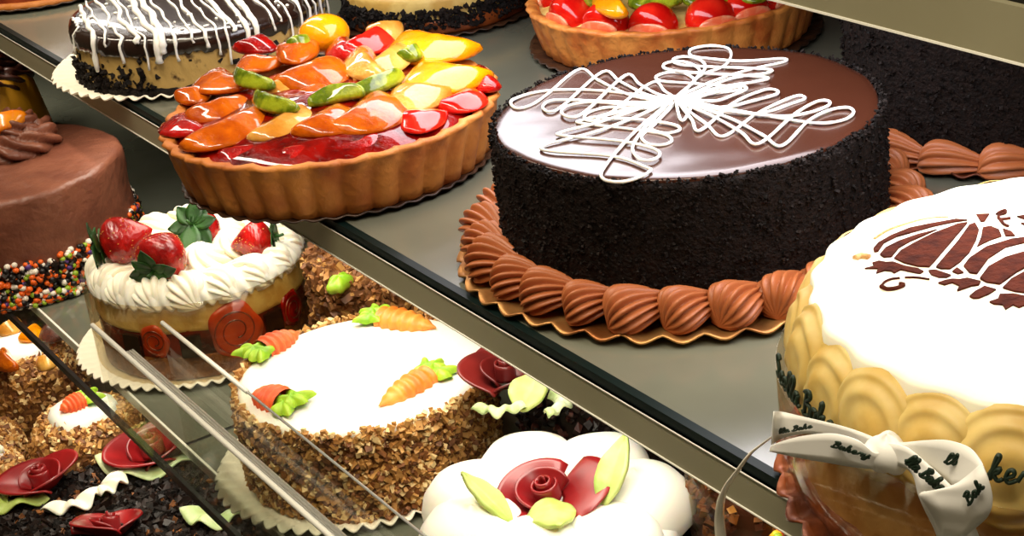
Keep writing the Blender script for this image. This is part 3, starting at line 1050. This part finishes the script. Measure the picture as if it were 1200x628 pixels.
# =========================================================== 6 cookie-edged cream cake at the top
t = thing('cream_cake', 'pale cream cake with black cookie crumb edge, cut by the top frame edge', 'cake', (.788, 1.441, 0))
cake_body('crumb_base', 'brown_foil', t, .0885, .014, .003, .003, .002, 60, seed=2)
cake_body('cake_body', 'vanilla', t, .085, .034, .004, .006, .001, 40, seed=3)
crumbs(t, 'cookie_crumbs', ['cookie'], [1], .0865, .012, .026, 1500, .005, top=(.0865, .0925, .010, 300))
scallop_board('cake_board', 'board_dark', t, .098, 40, .002, 0, .003, .0008, .8)

# =========================================================== 7 brick-red glazed cake, top left corner
t = thing('glazed_cake', 'brick-red glazed cake cut off by the top left corner', 'cake', (.56, 1.90, 0))
cake_body('cake_body', 'brick', t, .092, .06, .004, .008, .001, 30, seed=9)
MB().lathe([(.085, .003), (.0955, .003), (.097, .006), (.0945, .010), (.09, .0105)], 120, fn=lambda a, r, z, k: (r+.0012*sin(a*30), z)).build('piped_border', 'crust', t)
scallop_board('cake_board', 'board_dark', t, .099, 40, .001, 0, .003, .0005, .8)


# ================================================================ lower shelf
def sprinkle_coat(t, r, z0, z1, n, mats, w, sz=.0024, top=None, th=(0, 2*pi)):
    mb = MB()
    for i in range(n):
        a = rnd.uniform(*th)
        if top and rnd.random() < top[3]:
            q = rnd.uniform(top[0], top[1])
            p = (q*cos(a), q*sin(a), top[2]+rnd.uniform(0, .003))
        else:
            z = z0+(z1-z0)*rnd.random()**1.3
            q = r+rnd.uniform(.0, .003)+(z1-z)*.12
            p = (q*cos(a), q*sin(a), z)
        k = rnd.choices(range(len(mats)), w)[0]
        s = sz*rnd.uniform(.8, 1.25)
        mb.ell(p, (s, s, s*.85), None, 7, 5, m=k)
    o = mb.build('sprinkles', mats, t)
    o['kind'] = 'stuff'
    return o


# chocolate cake with sprinkles
HP = .104
t = thing('chocolate_cake', 'smooth milk chocolate cake with sprinkles round its foot and an orange segment on top', 'cake', (.421, 1.707, ZL))
RP = .116
cake_body('cake_body', 'choc_side', t, RP, HP, .003, .006, .0040, 34, zamp=.0012, seed=4)
crumbs(t, 'chocolate_shavings', ['shaving'], [1], RP+.003, .003, .040, 2600, .007)
sprinkle_coat(t, RP+.001, .003, .046, 2300, ['sp_orange', 'sp_white', 'sp_green', 'sp_purple', 'sp_black'], [40, 22, 14, 7, 22], .0033)
scallop_board('cake_board', 'board_dark', t, .126, 40, .001, 0, .003, .0006, .8)
pc = px(t, 17, 178, HP)
mb = MB()


def ring_rope(R, r0, z, k, tw, seg=150, n=7):
    def g(u, v):
        a = u*2*pi
        b = v*2*pi
        rr = r0*(1+.28*(abs(cos(n*.5*b+tw*a))*2-1))*(1+.12*sin(k*a))
        return ((R+rr*cos(b))*cos(a), (R+rr*cos(b))*sin(a), z+rr*sin(b)*.9)
    mb.grid(g, seg, 42, cu=True, cv=True)


ring_rope(.027, .017, .012, 9, 5)
ring_rope(.015, .013, .027, 7, 4)
mb.build('piped_rosette', 'choc_side', t, loc=(pc.x, pc.y, HP-.001))
po = px(t, 6, 158, HP+.022)
o = slice_mesh(.046, .030, .014, .5, 3).build('orange_segment', 'orange_candy', t, loc=(po.x, po.y, HP+.033), rz=(0, -.2, -.9))
# yellow cake with chocolate piping behind it, at the frame's left edge
t = thing('yellow_cake', 'small yellow cake with chocolate piping at left edge behind the sprinkle-footed cake', 'cake', (.540, 2.125, ZL))
MB().lathe([(1e-4, .002), (.056, .002), (.055, .01), (.042, .078), (.034, .082), (1e-4, .083)], 64).build('cake_body', 'yellow_side', t)
mb = MB()
ring_rope(.027, .015, .074, 9, 6)
ring_rope(.014, .013, .092, 7, 4)
mb.build('piped_swirl', 'choc_dark', t)
mb = MB()
ring_rope(.012, .011, .108, 7, 4)
mb.build('piped_crown', 'brick', t)

# whipped cream cake with strawberries -------------------------------------
HH = .084
t = thing('whipped_cream_cake', 'whipped cream cake topped with whole strawberries in a clear collar showing fruit layers', 'cake', (.492, 1.403, ZL))
RH = .094
cake_body('sponge_layer', 'nut_base', t, RH, .022, .004, .002, .001, 60, seed=3)
cake_body('fruit_layer', 'fruit_layer', t, RH-.001, .030, .0215, .002, .001, 40, seed=4)
cake_body('vanilla_layer', 'vanilla', t, RH-.0005, .025, .047, .003, .0015, 40, seed=5)
cake_body('cream_layer', 'cream', t, RH-.004, .010, .070, .004, .001, 40, seed=6)
for az, r, zz, m in ((3.85, .014, .042, 'peel'), (4.6, .025, .042, 'peel'), (5.25, .016, .038, 'berry')):
    o = MB().lathe([(1e-4, .0022), (r*.5, .0024), (r*.8, .002), (r, .0005), (r*.96, -.001), (1e-4, -.001)], 40, fn=lambda a, q, z, k: (q*(1+.10*sin(2*a+1)+.05*sin(5*a)), z)).build('fruit_disc', m, t, loc=((RH-.0008)*cos(az), (RH-.0008)*sin(az), zz), rz=(0, pi/2, az))
    MB().tube([(r*q*cos(w), r*q*sin(w), .0024) for q, w in [(.25+.6*k/60, k*.21) for k in range(61)]], .0007, 6).build('rind_line', 'fruit_layer', o)
for az in (3.6, 4.18, 4.98):
    MB().box((-.002, -.009, -.010), (.003, .009, .010)).build('chocolate_chunk', 'choc_glaze', t, False, loc=((RH-.001)*cos(az), (RH-.001)*sin(az), .036), rz=az)
sh = shell_mesh(.070, .034, .030, 13, .7, .15).build('cream_shell', 'cream', t)
N = 17
for i in range(N):
    a = 2*pi*i/N+.1
    o = sh if i == 0 else put(sh, t, (0, 0, 0))
    o.location = ((RH-.026)*cos(a), (RH-.026)*sin(a), .070)
    o.rotation_euler = (0, -.05, a+pi+.45)
    s_ = rnd.uniform(.95, 1.06)
    o.scale = (s_, s_, s_)


def ridges(u, v):
    a = u*2*pi
    r = RH+.001-.012*v*v
    r += .0022*(abs(sin(a*26+v*2.2))-.5)
    return (r*cos(a), r*sin(a), .072+.019*v+.0025*sin(a*52)*(1-v))
MB().grid(ridges, 416, 8, cu=True).build('cream_ridge', 'cream', t, solid=.001)
kk = kiss_mesh(.024, .030, 9, 1.5).build('cream_rosette', 'cream', t, loc=(0, 0, .078))
for i in range(6):
    a = i*pi/3+.3
    put(kk, t, (.033*cos(a), .033*sin(a), .077), (0, 0, i), .9)


def berry(t, x, y, z, rz_, pitch, s=1.0, roll=0, cs=1.0):
    p = px(t, x, y, z)
    o = strawberry_mesh(.036*s, .0165*s).build('strawberry', 'berry_matte', t, loc=p, rz=(roll, pitch, rz_))
    calyx = calyx_mesh(.0125*s*cs, 8, int(x)).build('calyx', 'leaf', o, solid=.0006, loc=(-.0138*s, 0, 0))
    mb = MB()
    for i in range(70):
        u = rnd.uniform(.12, .93)
        a = rnd.uniform(0, 2*pi)
        r = .0165*s*(sin(pi*u**.72)**.75)*(1.12-.35*u)
        mb.ell((.036*s*(u-.4), r*cos(a), r*sin(a)), (.0007, .0004, .0004), None, 6, 4)
    mb.build('seeds', 'seed', o)['kind'] = 'stuff'
    return o


berry(t, 143, 281, .108, -.45, -.2, 1.3, cs=1.25)
berry(t, 190, 300, .104, .75, -.25, 1.35)
berry(t, 232, 272, .099, .95, .75, 1.25, cs=1.35)
berry(t, 300, 282, .096, pi-.5, .1, 1.05, cs=1.2)
RQ = RH+.0065
MB().lathe([(RQ, .003), (RQ+.0003, .04), (RQ+.0006, .078)], 120).build('clear_collar', 'acetate', t, solid=.0004)
scallop_board('paper_doily', 'paper', t, .109, 56, .003, 0, .0036, .0014, .75).location = (-.006, .006, 0)


# carrot cake -----------------------------------------------------------------
def icing_carrot(t, x0, y0, x1, y1, z, m='carrot', w=.011, leafdir=None):
    """ridged carrot of icing from its crown (x0, y0) to its tip (x1, y1)"""
    a = px(t, x0, y0, z)
    b = px(t, x1, y1, z)
    d = b-a
    L = d.length

    def g(u, v):
        an = v*2*pi
        r = w*1.1*(sin(pi*min(.97, u*.72+.22))**.6)*(1-.42*u)*(1-u**9)*(1+.10*cos(u*38))+2e-4
        return (L*u, r*cos(an), r*sin(an)*.8)
    o = MB().grid(g, 48, 20, cv=True).build('carrot', m, t, loc=V((a.x, a.y, z+w*.25)), rz=atan2(d.y, d.x))
    for k, (an, s) in enumerate(((pi-.75, 1), (pi+.7, 1), (pi, .85))):
        def lg(u, v, s=s):
            q = .0125*s
            r = q*(1+.22*sin(u*2*pi*4)+.1*sin(u*2*pi*7))*v
            return (q*.75+r*cos(u*2*pi), r*sin(u*2*pi)*.72, .0055*sqrt(max(0, 1-v*v))+.0012*sin(u*2*pi*4)*v)
        l = MB().grid(lg, 48, 7, cu=True).build('leaf', 'lime', o, loc=(.001, 0, .0005+.001*k), rz=an)
    return o


HA = .076
t = thing('carrot_cake', 'round carrot cake with white top, icing carrots and side coated in chopped nuts', 'cake', (.496, 1.102, ZL))
RA2 = .094
cake_body('cake_body', 'nut_base', t, RA2, HA-.004, .004, .006, .002, 40, seed=8)
MB().lathe([(RA2-.003, HA-.010), (RA2+.001, HA-.006), (RA2+.0005, HA-.002), (RA2-.004, HA+.0005)]+[((RA2-.004)*(1-i/12)+1e-4, HA+.001) for i in range(1, 13)], 128, fn=wob(.0012, 30, 3, .0006)).build('cream_top', 'white_cream', t)
crumbs(t, 'chopped_nuts', ['nut', 'nut_dark', 'nut_pale'], [5, 4, 1.6], RA2+.0015, .005, HA-.003, 6200, .0058)
crumbs(t, 'nut_rim', ['nut', 'nut_pale'], [2, 1], RA2+.001, HA-.006, HA+.002, 700, .0052)
icing_carrot(t, 448, 377, 512, 388, HA, 'carrot', .0125)
icing_carrot(t, 308, 416, 352, 393, HA, 'carrot_red', .0125)
icing_carrot(t, 334, 477, 296, 466, HA, 'carrot_red', .0135)
icing_carrot(t, 502, 445, 444, 480, HA, 'carrot', .0115)
scallop_board('paper_doily', 'paper', t, .104, 50, .004, 0, .0036, .0016, .75).location = (-.014, .006, 0)

# white cake with cream domes and a red rose -----------------------------------------
HR = .060
t = thing('rose_cake', 'white cake with smooth round cream domes around a single red rose', 'cake', (.502, .857, ZL))
RR = .082
cake_body('cake_body', 'white_cream', t, RR, HR, .004, .012, .002, 25, seed=12)
crumbs(t, 'chocolate_flakes', ['shaving', 'nut_dark', 'nut'], [3, 3, 1], RR+.002, .004, .030, 1500, .009)
dome = MB().lathe([(1e-4, -.005), (.030, -.004), (.0355, .003), (.0365, .012), (.034, .022), (.0275, .0305), (.018, .0355), (.008, .0368), (.003, .0372), (1e-4, .040)], 48,
                  fn=lambda a, r, z, k: (r*(1+.02*sin(a*3+1)+.012*sin(a*5)), z)).build('cream_dome', 'white_cream', t)
DM = [(534, 552), (516, 620), (634, 530), (757, 553), (785, 628), (618, 648), (710, 650), (560, 690)]
first = True
for i in range(7):
    a = 2*pi*i/7+.35
    o = dome if i == 0 else put(dome, t, (0, 0, 0))
    o.location = (.055*cos(a), .055*sin(a), HR-.012)
    o.rotation_euler = (0, 0, i*1.3)
    s_ = (1.0, 1.04, .97, 1.05, 1.0, .98, 1.03)[i]
    o.scale = (s_, s_, s_*(1, .96, 1.05, 1, 1.02, .98, 1)[i])
RZ = .083
p = px(t, 642, 573, RZ)
rose(t, 'chocolate_rose', 'red_choc', (p.x, p.y, RZ-.010), .028, rz=-.6, tilt=(.12, -.2))


def leaf3(t, x0, y0, x1, y1, z0, z1, W, m='pale_green', fold=.35):
    a = px(t, x0, y0, z0)
    b = px(t, x1, y1, z1)
    d = b-a
    o = leaf_mesh(d.length, W, .003, .0006, fold).build('leaf', m, t, solid=.0028, loc=a)
    o.rotation_euler = (0, -atan2(d.z, d.xy.length), atan2(d.y, d.x))
    return o


leaf3(t, 598, 612, 540, 558, .080, .098, .019)
leaf3(t, 706, 592, 736, 512, .082, .108, .024)
leaf3(t, 640, 585, 655, 622, .082, .088, .036, fold=-.3)
scallop_board('paper_doily', 'paper', t, .083, 50, .003, 0, .0036, .0014, .75)

# nut-coated cake behind (mostly under the shelf above) --------------------------------
t = thing('nut_cake', 'brown nut-coated cake with one green leaf, half under the middle shelf rail', 'cake', (.632, 1.264, ZL))
cake_body('cake_body', 'nut_base', t, .088, .084, .004, .008, .002, 40, seed=13)
crumbs(t, 'chopped_nuts', ['nut', 'nut_dark', 'nut_base'], [2, 4, 3], .089, .004, .084, 1500, .008, top=(0, .088, .087, 1300))
p = px(t, 398, 332, .089)
MB().ell(p, (.014, .009, .007), Matrix.Rotation(.5, 3, 'Z'), 24, 12, lambda q, a, b: q*(1+.12*sin(a*5))).build('leaf', 'lime', t)
scallop_board('cake_board', 'board_dark', t, .089, 40, .001, 0, .003, .0006, .8)

# dark cake with a red-brown rose, behind under the shelf --------------------------------
t = thing('rose_cake', 'dark cake with one red-brown rose and pale green leaf behind the carrot cake', 'cake', (.652, .967, ZL))
HB = .090
cake_body('cake_body', 'shaving', t, .085, HB, .004, .006, .002, 40, seed=14)
crumbs(t, 'chocolate_shavings', ['shaving', 'choc_dark'], [3, 1], .086, .004, HB, 1100, .008, top=(0, .085, HB+.001, 900))
p = px(t, 590, 428, HB+.012)
rose(t, 'chocolate_rose', 'red_choc_dark', (p.x, p.y, HB-.002), .027, rz=1.2, style=1)
leaf3(t, 612, 482, 634, 440, HB+.002, HB+.014, .034)
for (x, y, s) in ((588, 470, 3), (632, 474, 4.4)):
    p = px(t, x, y, HB+.004)
    frill_mesh(.016, s, s+2.3, .011, 30, .004, 4).build('icing_frill', 'mint', t, solid=.0012, loc=(p.x, p.y, HB+.001))
scallop_board('cake_board', 'board_dark', t, .084, 40, .001, 0, .003, .0006, .8)

# glossy chocolate cake in plastic, low at the right --------------------------------------
t = thing('chocolate_cake', 'glossy brown chocolate cake in crinkled clear wrap beside the white dome cake', 'cake', (.624, .783, ZL))
cake_body('cake_body', 'choc_dark', t, .050, .078, .004, .010, .002, 50, seed=15)
crumbs(t, 'nut_topping', ['nut_dark', 'choc_dark', 'nut'], [4, 4, 1], .051, .02, .078, 400, .007, top=(.01, .050, .082, 350))


def wrap(a, r, z, k):
    return r+.003*nz((cos(a)*.08, sin(a)*.08, z), 70, 3), z+.003*nz((r*cos(a), r*sin(a), z), 60, 5)
MB().lathe([(.054, .004), (.055, .03), (.056, .06), (.054, .086), (.046, .092), (.03, .0925), (.01, .093)], 90, fn=wrap).build('clear_wrap', 'acetate', t, solid=.0003)
scallop_board('cake_board', 'board_dark', t, .053, 40, .001, 0, .003, .0006, .8)
t = thing('sprinkle_cake', 'cake covered in orange, red and green sprinkles under the middle shelf rail', 'cake', (.602, .676, ZL))
cake_body('cake_body', 'choc_dark', t, .050, .076, .004, .008, .001, 50, seed=16)
sprinkle_coat(t, .050, .01, .078, 1500, ['sp_orange', 'sp_red', 'sp_green', 'sp_yellow'], [5, 4, 2, 4], .0032, top=(0, .051, .081, .6))
scallop_board('cake_board', 'board_dark', t, .052, 40, .001, 0, .003, .0006, .8)

# ================================================================ bottom deck
t = thing('rose_cake', 'black chocolate cake covered in shavings with three red roses and mint icing frills', 'cake', (.344, 1.385, ZB))
HX, RX = .072, .132
cake_body('cake_body', 'cookie', t, RX, HX, .004, .010, .002, 40, seed=17)
crumbs(t, 'chocolate_shavings', ['shaving', 'cookie', 'nut_dark'], [6, 4, .5], RX, .004, HX, 1700, .010, top=(0, RX, HX+.0035, 3400))
for (x, y, R, rz_, tl, stl) in ((51, 566, .033, -1.5, (.1, -.15), 2), (181, 531, .036, -1.2, (.1, -.1), 2), (130, 622, .029, 2.0, (.3, .2), 1)):
    p = px(t, x, y, HX+.012)
    rose(t, 'chocolate_rose', 'red_choc', (p.x, p.y, HX+.008), R, rz=rz_, tilt=tl, style=stl)
for (x, y, R, a0, a1, m) in ((181, 536, .040, 2.6, 5.6, 'mint'), (30, 575, .036, 2.6, 4.9, 'pale_green'), (84, 590, .018, 3.4, 6.0, 'cream'), (180, 530, .040, -.7, .4, 'cream'), (258, 604, .020, 2.5, 5.6, 'mint'), (8, 580, .02, 1.5, 4.5, 'pale_green'), (115, 575, .016, 4.5, 6.5, 'cream')):
    p = px(t, x, y, HX+.004)
    frill_mesh(R, a0, a1, .024, 44, .009, 3).build('icing_frill', m, t, solid=.0015, loc=(p.x, p.y, HX+.007))
scallop_board('cake_board', 'board_dark', t, .138, 40, .001, 0, .003, .0006, .8)


def nut_bun(label, c, r, h, carrot, seed, cream=True):
    t = thing('nut_cake', label, 'cake', (c[0], c[1], ZB), 'small nut-coated cakes on the bottom deck')

    def fn(p, a, b):
        return p*(1+.05*nz(p, 40, seed))
    MB().lathe([(1e-4, .002), (r*.9, .002), (r, .012), (r*1.0, h*.55), (r*.93, h*.8), (r*.72, h*.95), (r*.4, h), (1e-4, h)], 64, fn=wob(.003, 30, seed)).build('cake_body', 'nut_base', t)
    mb = MB()
    prof = [(r, .006), (r, h*.55), (r*.93, h*.8), (r*.72, h*.95), (r*.40, h)]
    for i in range(1500):
        a = rnd.uniform(0, 2*pi)
        u = rnd.random()*3.999
        k = int(u)
        q = V(prof[k]).lerp(V(prof[k+1]), u-k)
        mb.chip((q.x*cos(a), q.x*sin(a), q.y), .0075*rnd.uniform(.6, 1.2), rnd.choices((0, 1, 2), (6, 3, 2.5))[0])
    mb.build('chopped_nuts', ['nut', 'nut_dark', 'nut_pale'], t, smooth=False)['kind'] = 'stuff'
    if cream:
        MB().lathe([(r*.62, h-.004), (r*.58, h+.003), (r*.4, h+.006), (r*.2, h+.0075), (1e-4, h+.008)], 40, fn=wob(.002, 40, seed, .001)).build('cream_cap', 'white_cream', t)
    return t


t = nut_bun('small nut-coated cake with cream cap and icing carrot, behind the black rose cake', (.414, 1.600), .057, .094, True, 3)
icing_carrot(t, 97, 472, 70, 484, .102, 'carrot_red', .012)
t = nut_bun('small nut-coated cake at the left edge behind the left red rose', (.305, 1.600), .042, .086, False, 5)
MB().ell((.018, -.01, .090), (.006, .006, .005), None, 12, 8).build('cream_dab', 'cream', t)
t = nut_bun('small nut-coated cake topped with peach pieces, below the sprinkle-footed cake', (.415, 1.80), .062, .094, True, 7)
for (x, y, x1, y1, m) in ((0, 392, 26, 378, 'pear'), (28, 400, 48, 385, 'mango'), (42, 428, 70, 424, 'pear'), (0, 412, 14, 436, 'peach'), (50, 388, 70, 398, 'choc_dark')):
    fruit(t, 'peach_piece' if m != 'choc_dark' else 'chocolate_piece', m, ((x, y), (x1, y1)), .022, .011, 0, .3, 1, 0, 0, .104)
t = nut_bun('dark little nut cake between the peach-topped one and the carrot-capped one', (.338, 1.715), .038, .055, False, 9, False)


# ================================================================ light
def area(name, loc, size, rot, power, col, spread=radians(140)):
    l = bpy.data.lights.new(name, 'AREA')
    l.shape = 'RECTANGLE'
    l.size, l.size_y = size
    l.energy = power
    l.color = col
    l.spread = spread
    o = bpy.data.objects.new(name, l)
    COL.objects.link(o)
    o.location = loc
    o.rotation_euler = rot
    return o


WARM = (1.0, .88, .70)
area('top_shelf_lamp', (.650, .84, .197), (.13, .82), (0, 0, 0), 2.7, (.97, .95, 1.0), radians(172))
area('top_shelf_lamp', (.620, 1.85, .197), (.02, 1.0), (0, 0, 0), 1.7, (1, .95, .88), radians(165))
area('middle_shelf_lamp', (.525, 1.05, -.030), (.05, 1.30), (0, 0, 0), 1.5, (1, .94, .80))
area('middle_shelf_lamp', (.500, 2.2, -.030), (.03, .25), (0, 0, 0), .5, (1, .92, .76))  # added short lamp, only there to brighten the yellow cake
area('lower_shelf_lamp', (.425, 1.40, -.243), (.03, 1.2), (0, 0, 0), 1.1, (1, .92, .76))
area('canopy_lamp', (.22, 1.35, .95), (.07, 2.6), (0, 0, 0), 15, WARM)
area('ceiling_lamp', (-.7, .3, 2.0), (1.2, 2.0), (0, -.4, 0), 8.5, (1, .85, .58))
w = bpy.data.worlds.new('room')
SC.world = w
w.use_nodes = True
bg = w.node_tree.nodes['Background']
bg.inputs[0].default_value = (.30, .22, .12, 1)
bg.inputs[1].default_value = .16
SC.view_settings.view_transform = 'Standard'
SC.view_settings.look = 'None'
SC.view_settings.gamma = 1
SC.view_settings.use_curve_mapping = False
SC.view_settings.exposure = 0
